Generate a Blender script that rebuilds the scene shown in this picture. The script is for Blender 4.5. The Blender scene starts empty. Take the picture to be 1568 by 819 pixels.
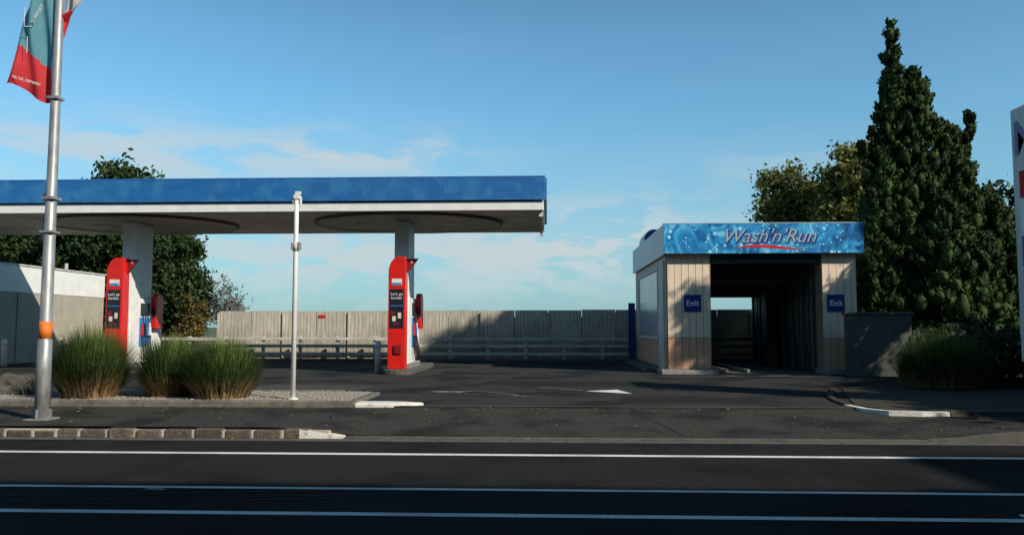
import bpy, bmesh, math, random
import numpy as np
from mathutils import Vector, Matrix, noise as mnoise
random.seed(7)
rng = np.random.default_rng(11)
scene = bpy.context.scene
COL = scene.collection
R = math.radians

# ------------------------------------------------------------------ materials
def mat(name, c1, c2=None, scale=4.0, rough=0.8, metal=0.0, bump=0.0, bscale=None, stretch=(1,1,1),
        c3=None, scale3=0.4, spec=0.5, island=0.0, lo=0.35, hi=0.65, transl=0.0, bdist=0.02):
    m = bpy.data.materials.new(name); m.use_nodes = True
    nt = m.node_tree; N = nt.nodes; L = nt.links
    b = N['Principled BSDF']
    b.inputs['Roughness'].default_value = rough
    b.inputs['Metallic'].default_value = metal
    b.inputs['Specular IOR Level'].default_value = spec
    if c2 is None: c2 = tuple(min(1, x*0.82) for x in c1)
    geo = N.new('ShaderNodeNewGeometry')
    mp = N.new('ShaderNodeMapping'); mp.inputs['Scale'].default_value = stretch
    L.new(geo.outputs['Position'], mp.inputs['Vector'])
    nz = N.new('ShaderNodeTexNoise'); nz.inputs['Scale'].default_value = scale; nz.inputs['Detail'].default_value = 7
    nz.inputs['Roughness'].default_value = 0.6
    L.new(mp.outputs[0], nz.inputs['Vector'])
    mr = N.new('ShaderNodeMapRange'); mr.inputs[1].default_value = lo; mr.inputs[2].default_value = hi
    L.new(nz.outputs['Fac'], mr.inputs[0])
    mx = N.new('ShaderNodeMix'); mx.data_type = 'RGBA'
    mx.inputs[6].default_value = (*c1, 1); mx.inputs[7].default_value = (*c2, 1)
    L.new(mr.outputs[0], mx.inputs[0])
    out = mx.outputs[2]
    if c3 is not None:
        n3 = N.new('ShaderNodeTexNoise'); n3.inputs['Scale'].default_value = scale3; n3.inputs['Detail'].default_value = 5
        L.new(geo.outputs['Position'], n3.inputs['Vector'])
        r3 = N.new('ShaderNodeMapRange'); r3.inputs[1].default_value = 0.48; r3.inputs[2].default_value = 0.62
        L.new(n3.outputs['Fac'], r3.inputs[0])
        m3 = N.new('ShaderNodeMix'); m3.data_type = 'RGBA'; m3.inputs[7].default_value = (*c3, 1)
        L.new(out, m3.inputs[6]); L.new(r3.outputs[0], m3.inputs[0]); out = m3.outputs[2]
    if island > 0:
        hs = N.new('ShaderNodeHueSaturation')
        r4 = N.new('ShaderNodeMapRange'); r4.inputs[3].default_value = 1-island; r4.inputs[4].default_value = 1+island
        L.new(geo.outputs['Random Per Island'], r4.inputs[0]); L.new(r4.outputs[0], hs.inputs['Value'])
        L.new(out, hs.inputs['Color']); out = hs.outputs[0]
    L.new(out, b.inputs['Base Color'])
    if bump > 0:
        nb = N.new('ShaderNodeTexNoise'); nb.inputs['Scale'].default_value = bscale or scale*4; nb.inputs['Detail'].default_value = 5
        L.new(mp.outputs[0], nb.inputs['Vector'])
        bp = N.new('ShaderNodeBump'); bp.inputs['Strength'].default_value = bump; bp.inputs['Distance'].default_value = bdist
        L.new(nb.outputs['Fac'], bp.inputs['Height']); L.new(bp.outputs[0], b.inputs['Normal'])
    if transl > 0:
        tb = N.new('ShaderNodeBsdfTranslucent'); L.new(out, tb.inputs['Color'])
        ms = N.new('ShaderNodeMixShader'); ms.inputs[0].default_value = transl
        L.new(b.outputs[0], ms.inputs[1]); L.new(tb.outputs[0], ms.inputs[2])
        L.new(ms.outputs[0], N['Material Output'].inputs['Surface'])
    return m

MT = {}
MT['road'] = mat('road_asphalt', (0.017,0.018,0.019), (0.036,0.037,0.038), 38, 0.95, bump=1.0, bscale=80, c3=(0.014,0.015,0.016), scale3=0.5, spec=0.06)
MT['foot'] = mat('footpath_asphalt', (0.034,0.035,0.034), (0.072,0.071,0.066), 24, 0.95, bump=1.0, bscale=60, c3=(0.025,0.025,0.025), scale3=0.9, spec=0.1)
MT['fore'] = mat('forecourt_asphalt', (0.029,0.030,0.032), (0.056,0.056,0.056), 20, 0.92, bump=0.8, bscale=55, c3=(0.018,0.019,0.021), scale3=0.6, spec=0.10)
MT['patch'] = mat('asphalt_patch', (0.020,0.021,0.022), (0.034,0.034,0.035), 30, 0.95, bump=0.8, bscale=70, spec=0.08)
MT['patchl'] = mat('asphalt_patch_pale', (0.060,0.060,0.058), (0.090,0.088,0.082), 26, 0.95, bump=0.8, bscale=70, spec=0.08)
MT['ground'] = mat('ground_grass', (0.05,0.07,0.025), (0.09,0.09,0.05), 1.5, 1.0)
MT['line'] = mat('line_paint', (0.80,0.80,0.78), (0.34,0.34,0.34), 22, 0.7, lo=0.5, hi=0.76, c3=(.58,.58,.58), scale3=1.5)
MT['oldline'] = mat('worn_paint', (0.40,0.40,0.40), (0.06,0.06,0.06), 12, 0.8, lo=0.38, hi=0.60)
MT['kerb'] = mat('kerb_stone', (0.070,0.060,0.048), (0.15,0.125,0.10), 14, 0.95, bump=0.8, bscale=30, island=0.3)
MT['mortar'] = mat('kerb_mortar', (0.55,0.50,0.40), (0.35,0.32,0.27), 20, 0.95)
MT['conc'] = mat('concrete', (0.30,0.29,0.27), (0.20,0.195,0.18), 6, 0.9, bump=0.3, bscale=40)
MT['concd'] = mat('concrete_dark', (0.11,0.105,0.097), (0.065,0.065,0.06), 6, 0.9, bump=0.3, bscale=40)
MT['bedkerb'] = mat('bed_kerb_concrete', (0.20,0.19,0.16), (0.09,0.085,0.075), 5, 0.9, bump=0.6, bscale=30)
MT['wkerb'] = mat('white_kerb_paint', (0.78,0.77,0.73), (0.30,0.29,0.27), 9, 0.8, lo=0.5, hi=0.72, bump=0.4)
MT['gravel'] = mat('gravel', (0.42,0.39,0.34), (0.2,0.18,0.16), 45, 0.95, bump=1.0, bscale=60, island=0.3)
MT['blue'] = mat('canopy_blue', (0.012,0.115,0.34), (0.020,0.14,0.39), 1.2, 0.45, stretch=(1,1,5), c3=(0.03,0.17,0.40), scale3=2.5)
MT['white'] = mat('white_paint', (0.82,0.82,0.80), (0.72,0.72,0.70), 3, 0.5)
MT['whited'] = mat('weathered_white', (0.66,0.66,0.63), (0.45,0.45,0.43), 3, 0.6, stretch=(1,1,.3))
MT['rail'] = mat('rail_paint', (0.62,0.61,0.56), (0.40,0.39,0.35), 3, 0.7, stretch=(.6,1,3))
MT['red'] = mat('red_paint', (0.72,0.018,0.012), (0.58,0.014,0.010), 3, 0.35)
MT['dred'] = mat('dark_red', (0.25,0.012,0.015), None, 3, 0.4)
MT['dark'] = mat('dark_panel', (0.012,0.016,0.025), (0.02,0.024,0.035), 8, 0.3)
MT['black'] = mat('black_rubber', (0.012,0.012,0.012), None, 8, 0.6)
MT['sblue'] = mat('sign_blue', (0.008,0.035,0.22), None, 3, 0.4)
MT['lblue'] = mat('panel_blue', (0.05,0.25,0.62), (0.03,0.16,0.5), 6, 0.4)
MT['galv'] = mat('galvanised_steel', (0.40,0.41,0.42), (0.24,0.25,0.26), 14, 0.5, metal=0.4, stretch=(1,1,.3))
MT['orange'] = mat('orange_label', (0.8,0.2,0.02), None, 8, 0.6)
MT['teal'] = mat('flag_teal', (0.12,0.34,0.41), (0.15,0.39,0.46), 3, 0.8, transl=0.4)
MT['fred'] = mat('flag_red', (0.80,0.05,0.06), (0.65,0.035,0.045), 3, 0.8, transl=0.4)
MT['fpale'] = mat('flag_pale', (0.6,0.55,0.55), None, 3, 0.8, transl=0.4)
MT['cream'] = mat('cream_cladding', (0.80,0.65,0.50), (0.68,0.55,0.42), 3, 0.75, stretch=(3,3,.4))
MT['terra'] = mat('terracotta_cladding', (0.64,0.38,0.25), (0.52,0.31,0.20), 3, 0.8, stretch=(3,3,.4))
MT['groove'] = mat('groove_dark', (0.30,0.23,0.17), None, 3, 0.9)
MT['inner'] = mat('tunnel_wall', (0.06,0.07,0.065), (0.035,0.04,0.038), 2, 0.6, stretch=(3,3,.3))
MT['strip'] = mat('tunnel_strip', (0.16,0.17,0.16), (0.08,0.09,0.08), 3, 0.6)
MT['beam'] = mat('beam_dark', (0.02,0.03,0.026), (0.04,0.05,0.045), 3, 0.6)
MT['glass'] = mat('pale_window', (0.42,0.46,0.48), (0.34,0.38,0.41), 1.2, 0.25)
MT['palegrey'] = mat('pale_blue_fascia', (0.42,0.52,0.58), (0.34,0.45,0.52), 1.2, 0.4)
MT['letter'] = mat('lettering_grey', (0.36,0.44,0.50), None, 1.2, 0.4)
MT['beige'] = mat('beige_wall', (0.42,0.38,0.31), (0.34,0.31,0.26), 2, 0.85)
MT['bark'] = mat('bark', (0.09,0.07,0.05), (0.16,0.13,0.10), 8, 0.95, bump=0.8, stretch=(1,1,.3))
MT['leafd'] = mat('foliage_dark', (0.016,0.036,0.011), (0.045,0.074,0.019), 1.3, 0.7, island=0.45, transl=0.2, spec=0.3)
MT['leafm'] = mat('foliage_mid', (0.035,0.07,0.02), (0.08,0.12,0.03), 1.5, 0.7, island=0.4, transl=0.08, spec=0.3)
MT['leafy'] = mat('foliage_yellow', (0.09,0.12,0.028), (0.25,0.23,0.065), 1.8, 0.7, island=0.5, transl=0.3, spec=0.3)
MT['leafo'] = mat('foliage_orange', (0.20,0.13,0.03), (0.09,0.09,0.03), 2, 0.7, island=0.4, transl=0.3)
MT['leafg'] = mat('foliage_grey', (0.12,0.12,0.10), (0.17,0.15,0.12), 2, 0.8, island=0.4, transl=0.2)
MT['litter'] = mat('leaf_litter', (0.22,0.15,0.06), (0.10,0.07,0.03), 5, 0.9, island=0.5)
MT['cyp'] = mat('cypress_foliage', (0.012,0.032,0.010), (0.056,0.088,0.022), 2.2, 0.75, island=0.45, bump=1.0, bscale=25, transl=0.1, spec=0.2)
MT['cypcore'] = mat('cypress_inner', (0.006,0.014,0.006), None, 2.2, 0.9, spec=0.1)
MT['rock'] = mat('rock', (0.06,0.055,0.05), (0.11,0.10,0.09), 6, 0.95, bump=0.8)
MT['brick'] = mat('brick_wall', (0.12,0.07,0.05), (0.09,0.055,0.04), 6, 0.9)
MT['soil'] = mat('dark_soil', (0.025,0.02,0.016), (0.05,0.04,0.03), 9, 0.95, bump=0.8)

def stripes(m, axis, period, width, mulc):
    nt = m.node_tree; N = nt.nodes; L = nt.links; b = N['Principled BSDF']
    src = b.inputs['Base Color'].links[0].from_socket
    geo = N.new('ShaderNodeNewGeometry'); sp = N.new('ShaderNodeSeparateXYZ'); L.new(geo.outputs['Position'], sp.inputs[0])
    a = N.new('ShaderNodeMath'); a.operation='MULTIPLY'; a.inputs[1].default_value = 1/period; L.new(sp.outputs[axis], a.inputs[0])
    f = N.new('ShaderNodeMath'); f.operation='FRACT'; L.new(a.outputs[0], f.inputs[0])
    g = N.new('ShaderNodeMath'); g.operation='LESS_THAN'; g.inputs[1].default_value = width; L.new(f.outputs[0], g.inputs[0])
    mx = N.new('ShaderNodeMix'); mx.data_type='RGBA'; mx.blend_type='MULTIPLY'; mx.inputs[7].default_value=(*mulc,1)
    L.new(g.outputs[0], mx.inputs[0]); L.new(src, mx.inputs[6]); L.new(mx.outputs[2], b.inputs['Base Color'])
    return mx.outputs[2], sp, geo
def fence_mat():
    m = mat('weathered_fence', (0.62,0.58,0.50), (0.38,0.35,0.30), 3.0, 0.9, stretch=(5,5,.5), bump=0.2, bscale=10, island=.10)
    out, sp, geo = stripes(m, 0, .145, .14, (.6,.58,.55))
    N = m.node_tree.nodes; L = m.node_tree.links; b = N['Principled BSDF']
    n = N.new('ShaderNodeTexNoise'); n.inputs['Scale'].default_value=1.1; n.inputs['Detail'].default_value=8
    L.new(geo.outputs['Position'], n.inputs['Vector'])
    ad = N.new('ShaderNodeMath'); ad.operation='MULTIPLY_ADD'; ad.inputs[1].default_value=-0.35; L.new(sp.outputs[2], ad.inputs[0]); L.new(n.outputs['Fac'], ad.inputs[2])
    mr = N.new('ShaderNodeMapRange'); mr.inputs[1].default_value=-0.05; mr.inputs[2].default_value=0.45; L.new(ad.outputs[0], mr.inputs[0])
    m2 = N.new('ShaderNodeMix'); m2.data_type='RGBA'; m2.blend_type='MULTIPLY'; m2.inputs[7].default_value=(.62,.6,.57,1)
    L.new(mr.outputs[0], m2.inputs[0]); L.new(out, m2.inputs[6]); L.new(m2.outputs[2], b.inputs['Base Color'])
    return m
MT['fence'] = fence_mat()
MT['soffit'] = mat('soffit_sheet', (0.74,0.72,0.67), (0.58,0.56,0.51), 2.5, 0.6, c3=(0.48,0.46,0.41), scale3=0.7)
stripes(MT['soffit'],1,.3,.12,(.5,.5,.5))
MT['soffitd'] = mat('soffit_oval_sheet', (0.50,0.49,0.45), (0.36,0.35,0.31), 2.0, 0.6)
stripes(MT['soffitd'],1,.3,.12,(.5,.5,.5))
MT['rim'] = mat('soffit_rim', (0.10,0.10,0.095), None, 2.0, 0.6)

def water_mat():
    m = bpy.data.materials.new('water_print'); m.use_nodes = True
    N = m.node_tree.nodes; L = m.node_tree.links; b = N['Principled BSDF']; b.inputs['Roughness'].default_value = .35
    geo = N.new('ShaderNodeNewGeometry')
    n = N.new('ShaderNodeTexNoise'); n.inputs['Scale'].default_value = 1.7; n.inputs['Detail'].default_value = 8; n.inputs['Distortion'].default_value = 1.2; n.inputs['Roughness'].default_value=.6
    L.new(geo.outputs['Position'], n.inputs['Vector'])
    cr = N.new('ShaderNodeValToRGB'); e = cr.color_ramp.elements
    e[0].position=.38; e[0].color=(.005,.07,.22,1); e[1].position=.66; e[1].color=(.24,.60,.84,1)
    x=e.new(.48); x.color=(.012,.19,.48,1); x=e.new(.57); x.color=(.04,.36,.68,1)
    L.new(n.outputs['Fac'], cr.inputs[0])
    out=cr.outputs[0]
    for sc,off,rad in ((4.0,0.0,.16),(9.0,3.0,.19)):
        mp=N.new('ShaderNodeMapping'); mp.inputs['Location'].default_value=(off,off,off); L.new(geo.outputs['Position'],mp.inputs[0])
        v = N.new('ShaderNodeTexVoronoi'); v.inputs['Scale'].default_value = sc; L.new(mp.outputs[0], v.inputs['Vector'])
        mr = N.new('ShaderNodeMapRange'); mr.inputs[1].default_value=rad+.05; mr.inputs[2].default_value=rad; L.new(v.outputs['Distance'], mr.inputs[0])
        n2 = N.new('ShaderNodeTexNoise'); n2.inputs['Scale'].default_value=1.3; L.new(mp.outputs[0], n2.inputs['Vector'])
        m2 = N.new('ShaderNodeMapRange'); m2.inputs[1].default_value=.46; m2.inputs[2].default_value=.54; L.new(n2.outputs['Fac'], m2.inputs[0])
        mu = N.new('ShaderNodeMath'); mu.operation='MULTIPLY'; L.new(mr.outputs[0], mu.inputs[0]); L.new(m2.outputs[0], mu.inputs[1])
        mx = N.new('ShaderNodeMix'); mx.data_type='RGBA'; mx.inputs[7].default_value=(.40,.78,.90,1)
        L.new(mu.outputs[0], mx.inputs[0]); L.new(out, mx.inputs[6]); out=mx.outputs[2]
    L.new(out, b.inputs['Base Color'])
    return m
MT['water'] = water_mat()

def grass_mat(name, zb, h):
    m = bpy.data.materials.new(name); m.use_nodes = True
    N = m.node_tree.nodes; L = m.node_tree.links; b = N['Principled BSDF']; b.inputs['Roughness'].default_value = .6
    geo = N.new('ShaderNodeNewGeometry'); sp = N.new('ShaderNodeSeparateXYZ'); L.new(geo.outputs['Position'], sp.inputs[0])
    mr = N.new('ShaderNodeMapRange'); mr.inputs[1].default_value=zb; mr.inputs[2].default_value=zb+h; L.new(sp.outputs[2], mr.inputs[0])
    cr = N.new('ShaderNodeValToRGB'); e = cr.color_ramp.elements
    e[0].position=0; e[0].color=(.22,.14,.07,1); e[1].position=1; e[1].color=(.16,.20,.045,1)
    x=e.new(.18); x.color=(.15,.11,.045,1); x=e.new(.36); x.color=(.05,.08,.02,1); x=e.new(.8); x.color=(.08,.12,.027,1)
    L.new(mr.outputs[0], cr.inputs[0])
    hs = N.new('ShaderNodeHueSaturation'); r = N.new('ShaderNodeMapRange'); r.inputs[3].default_value=.3; r.inputs[4].default_value=1.8
    L.new(geo.outputs['Random Per Island'], r.inputs[0]); L.new(r.outputs[0], hs.inputs['Value']); L.new(cr.outputs[0], hs.inputs['Color'])
    L.new(hs.outputs[0], b.inputs['Base Color'])
    tb = N.new('ShaderNodeBsdfTranslucent'); L.new(hs.outputs[0], tb.inputs['Color'])
    ms = N.new('ShaderNodeMixShader'); ms.inputs[0].default_value=.22; L.new(b.outputs[0], ms.inputs[1]); L.new(tb.outputs[0], ms.inputs[2])
    L.new(ms.outputs[0], N['Material Output'].inputs['Surface'])
    return m

# ------------------------------------------------------------------ geometry helpers
def attach(o, parent):
    if parent is not None:
        o.parent = parent
        o.matrix_parent_inverse = Matrix.Translation(-parent.location)
    return o
def empty(name, loc):
    e = bpy.data.objects.new(name, None); e.location = loc; e.empty_display_size = .3
    COL.objects.link(e); return e
def meshobj(name, verts, faces, m, parent=None, smooth=False):
    me = bpy.data.meshes.new(name); me.from_pydata([tuple(v) for v in verts], [], faces); me.update()
    ms = m if isinstance(m, (list, tuple)) else [m]
    for x in ms: me.materials.append(MT[x] if isinstance(x, str) else x)
    if smooth: me.polygons.foreach_set('use_smooth', [True]*len(me.polygons))
    o = bpy.data.objects.new(name, me); COL.objects.link(o)
    return attach(o, parent)
BF = [(0,3,2,1),(4,5,6,7),(0,1,5,4),(1,2,6,5),(2,3,7,6),(3,0,4,7)]
def boxv(x0,y0,z0,x1,y1,z1):
    return [(x0,y0,z0),(x1,y0,z0),(x1,y1,z0),(x0,y1,z0),(x0,y0,z1),(x1,y0,z1),(x1,y1,z1),(x0,y1,z1)]
def box(name, a, b, m, parent=None, bevel=0.0):
    o = meshobj(name, boxv(*a, *b), BF, m, parent)
    if bevel: 
        md = o.modifiers.new('bevel','BEVEL'); md.width = bevel; md.segments = 3
    return o
def boxes(name, lst, m, parent=None, bevel=0.0):
    V=[];F=[]
    for a,b in lst:
        k=len(V); V+=boxv(*a,*b); F+=[tuple(i+k for i in f) for f in BF]
    o = meshobj(name, V, F, m, parent)
    if bevel:
        md = o.modifiers.new('bevel','BEVEL'); md.width = bevel; md.segments = 2
    return o
def tubegeo(pts, rad, n=12, V=None, F=None):
    V = [] if V is None else V; F = [] if F is None else F
    pts=[Vector(p) for p in pts]; k0=len(V)
    for i,p in enumerate(pts):
        t = (pts[min(i+1,len(pts)-1)]-pts[max(i-1,0)]).normalized()
        a = t.cross(Vector((0,0,1))) if abs(t.z)<.95 else t.cross(Vector((0,1,0)))
        a.normalize(); b = t.cross(a).normalized()
        for j in range(n):
            an=2*math.pi*j/n
            V.append(p+(a*math.cos(an)+b*math.sin(an))*rad[i])
    for i in range(len(pts)-1):
        for j in range(n):
            F.append((k0+i*n+j, k0+i*n+(j+1)%n, k0+(i+1)*n+(j+1)%n, k0+(i+1)*n+j))
    F.append(tuple(k0+j for j in range(n))[::-1]); F.append(tuple(k0+(len(pts)-1)*n+j for j in range(n)))
    return V,F
def tube(name, pts, rad, m, parent=None, n=12):
    if not isinstance(rad,(list,tuple)): rad=[rad]*len(pts)
    V,F = tubegeo(pts, rad, n)
    return meshobj(name, V, F, m, parent, smooth=True)
def fixn(o):
    bm=bmesh.new(); bm.from_mesh(o.data); bmesh.ops.recalc_face_normals(bm,faces=bm.faces); bm.to_mesh(o.data); bm.free()
def prism_xz(name, prof, y0, y1, m, parent=None, bevel=0.0):
    n=len(prof); V=[(x,y0,z) for x,z in prof]+[(x,y1,z) for x,z in prof]
    F=[tuple(range(n)), tuple(range(2*n-1,n-1,-1))]
    for i in range(n): F.append((i,i+n,(i+1)%n+n,(i+1)%n))
    o=meshobj(name,V,F,m,parent); fixn(o)
    if bevel:
        md=o.modifiers.new('bevel','BEVEL'); md.width=bevel; md.segments=2
    return o
def prism_xy(name, prof, z0, z1, m, parent=None, bevel=0):
    n=len(prof); V=[(x,y,z0) for x,y in prof]+[(x,y,z1) for x,y in prof]
    F=[tuple(range(n)), tuple(range(2*n-1,n-1,-1))]
    for i in range(n): F.append((i,i+n,(i+1)%n+n,(i+1)%n))
    o=meshobj(name,V,F,m,parent); fixn(o)
    if bevel:
        md=o.modifiers.new('bevel','BEVEL'); md.width=bevel; md.segments=2
    return o
def sheet(name, pts, m, parent=None):
    return meshobj(name, pts, [tuple(range(len(pts)))], m, parent)
def text(name, body, loc, size, m, parent=None, rot=(math.pi/2,0,0), shear=0, align='CENTER', ext=0.002, off=0.0):
    c = bpy.data.curves.new(name,'FONT'); c.body=body; c.size=size; c.shear=shear; c.align_x=align; c.align_y='CENTER'
    c.extrude=ext; c.offset=off; c.materials.append(MT[m])
    o=bpy.data.objects.new(name,c); o.location=loc; o.rotation_euler=rot; COL.objects.link(o)
    return attach(o,parent)

def fastmesh(name, V, nper, m, parent=None):
    V=np.asarray(V,dtype=np.float32).reshape(-1,3); nv=len(V); nf=nv//nper
    me=bpy.data.meshes.new(name); me.vertices.add(nv); me.vertices.foreach_set('co',V.ravel())
    me.loops.add(nv); me.loops.foreach_set('vertex_index',np.arange(nv,dtype=np.int32))
    me.polygons.add(nf); me.polygons.foreach_set('loop_start',np.arange(0,nv,nper,dtype=np.int32))
    me.polygons.foreach_set('loop_total',np.full(nf,nper,dtype=np.int32))
    me.update(calc_edges=True); me.validate()
    me.materials.append(MT[m] if isinstance(m,str) else m)
    o=bpy.data.objects.new(name,me); COL.objects.link(o); return attach(o,parent)
def unit(a): return a/np.maximum(np.linalg.norm(a,axis=1,keepdims=True),1e-6)
def leafquads(C, size, updir=None, elong=1.7):
    n=len(C); nrm=unit(rng.normal(size=(n,3)))
    t=rng.normal(size=(n,3))
    if updir is not None: t=t*0.6+updir*1.4
    t=unit(t); s=unit(np.cross(nrm,t)); sz=size*rng.uniform(.6,1.35,(n,1))
    a=C-t*sz*elong*.5; b=C+s*sz*.5; c=C+t*sz*elong*.5; d=C-s*sz*.5
    return np.stack([a,b,c,d],1).reshape(-1,3)
def crown(name, blobs, nclump, nleaf, size, csz, m, parent):
    vols=np.array([b[3]*b[4]*b[5] for b in blobs])**.67; pr=vols/vols.sum()
    idx=rng.choice(len(blobs),nclump,p=pr); B=np.array(blobs)[idx]
    d=unit(rng.normal(size=(nclump,3))); rad=rng.uniform(.35,1.12,(nclump,1))**.8
    cc=B[:,:3]+d*B[:,3:]*rad
    cs=csz*rng.uniform(.5,1.35,(nclump,1))
    rep=np.repeat(np.arange(nclump),nleaf)
    P=cc[rep]+rng.normal(size=(len(rep),3))*cs[rep]*.5*np.array([1,1,.75])
    return fastmesh(name, leafquads(P,size), 4, m, parent)

def tree(name, base, trunk_h, blobs, nclump, nleaf, size, csz, m, trunk_r=.16, limbs=True):
    e=empty(name, base); V=[];F=[]
    bx,by,bz=base
    top=(bx+.1,by,bz+trunk_h)
    tubegeo([base,(bx-.05,by+.04,bz+trunk_h*.5),top],[trunk_r,trunk_r*.8,trunk_r*.6],10,V,F)
    for b in blobs:
        c=Vector(b[:3]); mid=Vector(top).lerp(c,.5)+Vector((random.uniform(-.2,.2),random.uniform(-.2,.2),.15))
        tubegeo([(top[0],top[1],top[2]-.3),mid,c],[trunk_r*.5,trunk_r*.33,trunk_r*.12],7,V,F)
        for k in range(4):
            q=c+Vector((random.uniform(-1,1)*b[3],random.uniform(-1,1)*b[4],random.uniform(-.3,1)*b[5]))*.8
            tubegeo([mid,mid.lerp(q,.5)+Vector((0,0,.1)),q],[trunk_r*.25,trunk_r*.15,.01],5,V,F)
    meshobj('trunk_and_limbs',V,F,'bark',e,True)
    crown('crown',blobs,nclump,nleaf,size,csz,m,e)
    return e

def tussock(name, x, y, z, rad, h, nb, seed):
    r=np.random.default_rng(seed); e=empty(name,(x,y,z))
    segs=4
    az=r.uniform(0,2*np.pi,nb); lean=np.abs(r.normal(0.0,.52,nb)).clip(0,1.3); L=h*r.uniform(.50,1.16,nb)*(1-.18*lean/1.45)
    r0=np.sqrt(r.uniform(0,1,nb))*.80*rad; w=r.uniform(.005,.012,nb); tw=r.uniform(-.6,.6,nb)
    L=L*(1-.30*(r0/(.80*rad))**2)
    px=x+np.cos(az)*r0; py=y+np.sin(az)*r0; pz=np.full(nb,z); Vs=[]
    for k in range(segs+1):
        t=k/segs; ang=lean*(.35+.70*t)
        if k>0:
            px=px+np.cos(az+tw*t)*np.sin(ang)*L/segs; py=py+np.sin(az+tw*t)*np.sin(ang)*L/segs; pz=pz+np.cos(ang)*L/segs
        pz=np.maximum(pz,z+.01*k)
        ww=w*(1-t**2*.95); sx=-np.sin(az+tw)*ww; sy=np.cos(az+tw)*ww
        Vs.append((np.stack([px-sx,py-sy,pz],1),np.stack([px+sx,py+sy,pz],1)))
    allv=np.concatenate([np.stack([a,b],1) for a,b in Vs],0).reshape(-1,3)
    F=[]
    for k in range(segs):
        for i in range(nb):
            a=k*2*nb+2*i; b=(k+1)*2*nb+2*i; F.append((a,a+1,b+1,b))
    me=bpy.data.meshes.new('blades'); me.from_pydata(allv.tolist(),[],F); me.update(); me.materials.append(grass_mat(name+'_blades',z,h))
    o=bpy.data.objects.new('blades',me); COL.objects.link(o); attach(o,e)
    return e

# ------------------------------------------------------------------ ground, road, footpath
sheet('ground',[(-2500,-2500,-.03),(2500,-2500,-.03),(2500,2500,-.03),(-2500,2500,-.03)],'ground')
sheet('road',[(-400,2.6,0),(400,2.6,0),(400,10.9,0),(-400,10.9,0)],'road')
box('near_footpath',(-400,-4,-.02),(400,2.6,.13),'foot')
def strip(pts,w,z,name,m,parent=None,zf=None):
    V=[];F=[]
    for i,(x,y) in enumerate(pts):
        a=pts[max(i-1,0)];b=pts[min(i+1,len(pts)-1)]; d=Vector((b[0]-a[0],b[1]-a[1])).normalized(); nx,ny=-d.y*w/2,d.x*w/2
        zz=z if zf is None else zf(x,y)
        V+=[(x-nx,y-ny,zz),(x+nx,y+ny,zz)]
    for i in range(len(pts)-1): F.append((2*i,2*i+2,2*i+3,2*i+1))
    return meshobj(name,V,F,m,parent)
def wig(p0,p1,n,a):
    return [(p0[0]+(p1[0]-p0[0])*i/n+random.uniform(-a,a),p0[1]+(p1[1]-p0[1])*i/n+random.uniform(-a,a)) for i in range(n+1)]
rm=empty('road_markings',(0,8,0))
sheet('edge_line',[(-400,9.42,.004),(400,9.42,.004),(400,9.55,.004),(-400,9.55,.004)],'line',rm)
sheet('centre_line_a',[(-400,7.43,.004),(400,7.43,.004),(400,7.52,.004),(-400,7.52,.004)],'line',rm)
sheet('centre_line_b',[(-400,6.42,.004),(400,6.42,.004),(400,6.53,.004),(-400,6.53,.004)],'line',rm)
sheet('glint_fleck_a',[(3.75,6.60,.004),(3.87,6.62,.004),(3.90,6.70,.004),(3.77,6.68,.004)],'line',rm)  # pale fleck painted in place of a small reflecting mark
sheet('paint_fleck_b',[(-3.75,7.36,.0045),(-3.55,7.33,.0045),(-3.52,7.38,.0045),(-3.7,7.42,.0045)],'oldline',rm)
for k,(a,b) in enumerate((((-4.8,6.75),(-1.2,7.3)),((-4.4,6.7),(-.6,7.22)),((-5.0,7.0),(-2.0,7.36)))):
    strip(wig(a,b,12,.02),.035,.0042,'old_line_trace_%d'%k,'fore',rm)

def sm(t): t=max(0,min(1,t)); return t*t*(3-2*t)
def zf0(x,y):
    drop=sm((x+3.8)/1.4)*(1-sm((x-5.0)/1.4)); t=(y-10.9)/2.3
    return (.13+.04*t)*(1-drop)+(.025+.15*t)*drop
xs=[-60,-30,-20,-12,-8,-6,-4.6,-4.2,-3.8,-3.4,-3.0,-2.6,-2.2,-1.5,0,1.5,3,4.2,4.8,5.3,5.8,6.4,7.5,10,20,60]
ys=[10.9,11.3,12.0,12.6,13.2]
V=[];F=[]
for x in xs:
    for y in ys: V.append((x,y,zf0(x,y)))
n=len(ys)
for i in range(len(xs)-1):
    for j in range(n-1): F.append((i*n+j,(i+1)*n+j,(i+1)*n+j+1,i*n+j+1))
meshobj('footpath',V,F,'foot',None,True)
# kerb stones
ke=empty('stone_kerb',(-8,10.8,0)); L=[]
x=-30.0
while x<-3.35:
    w=random.uniform(.30,.46); h=random.uniform(-.02,.015); L.append(((x,10.77+random.uniform(-.015,.015),-.02),(min(x+w-.035,-2.9),10.9,.112+h))); x+=w
boxes('kerb_blocks',L,'kerb',ke,.025)
box('kerb_mortar',(-30,10.785,-.02),(-2.95,10.895,.10),'mortar',ke)
L=[((6.42+i*.6,10.75,-.02),(7.0+i*.6,10.9,.125)) for i in range(40)]
boxes('kerb_blocks_far',L,'kerb',ke,.012)
prism_xz('painted_kerb_end',[(-3.35,-.02),(-2.75,-.02),(-2.75,.03),(-3.0,.07),(-3.35,.12)],10.775,10.905,'wkerb',ke)
box('dropped_kerb',(-2.74,10.76,-.02),(4.99,10.9,.022),'concd',ke,.008)
prism_xz('kerb_ramp',[(5.0,-.02),(6.41,-.02),(6.41,.135),(6.1,.125),(5.7,.085),(5.35,.045),(5.0,.026)],10.76,10.905,'concd',ke)
sheet('channel',[(-30,10.5,.004),(30,10.5,.004),(30,10.73,.004),(-30,10.73,.004)],'concd',ke)

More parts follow.
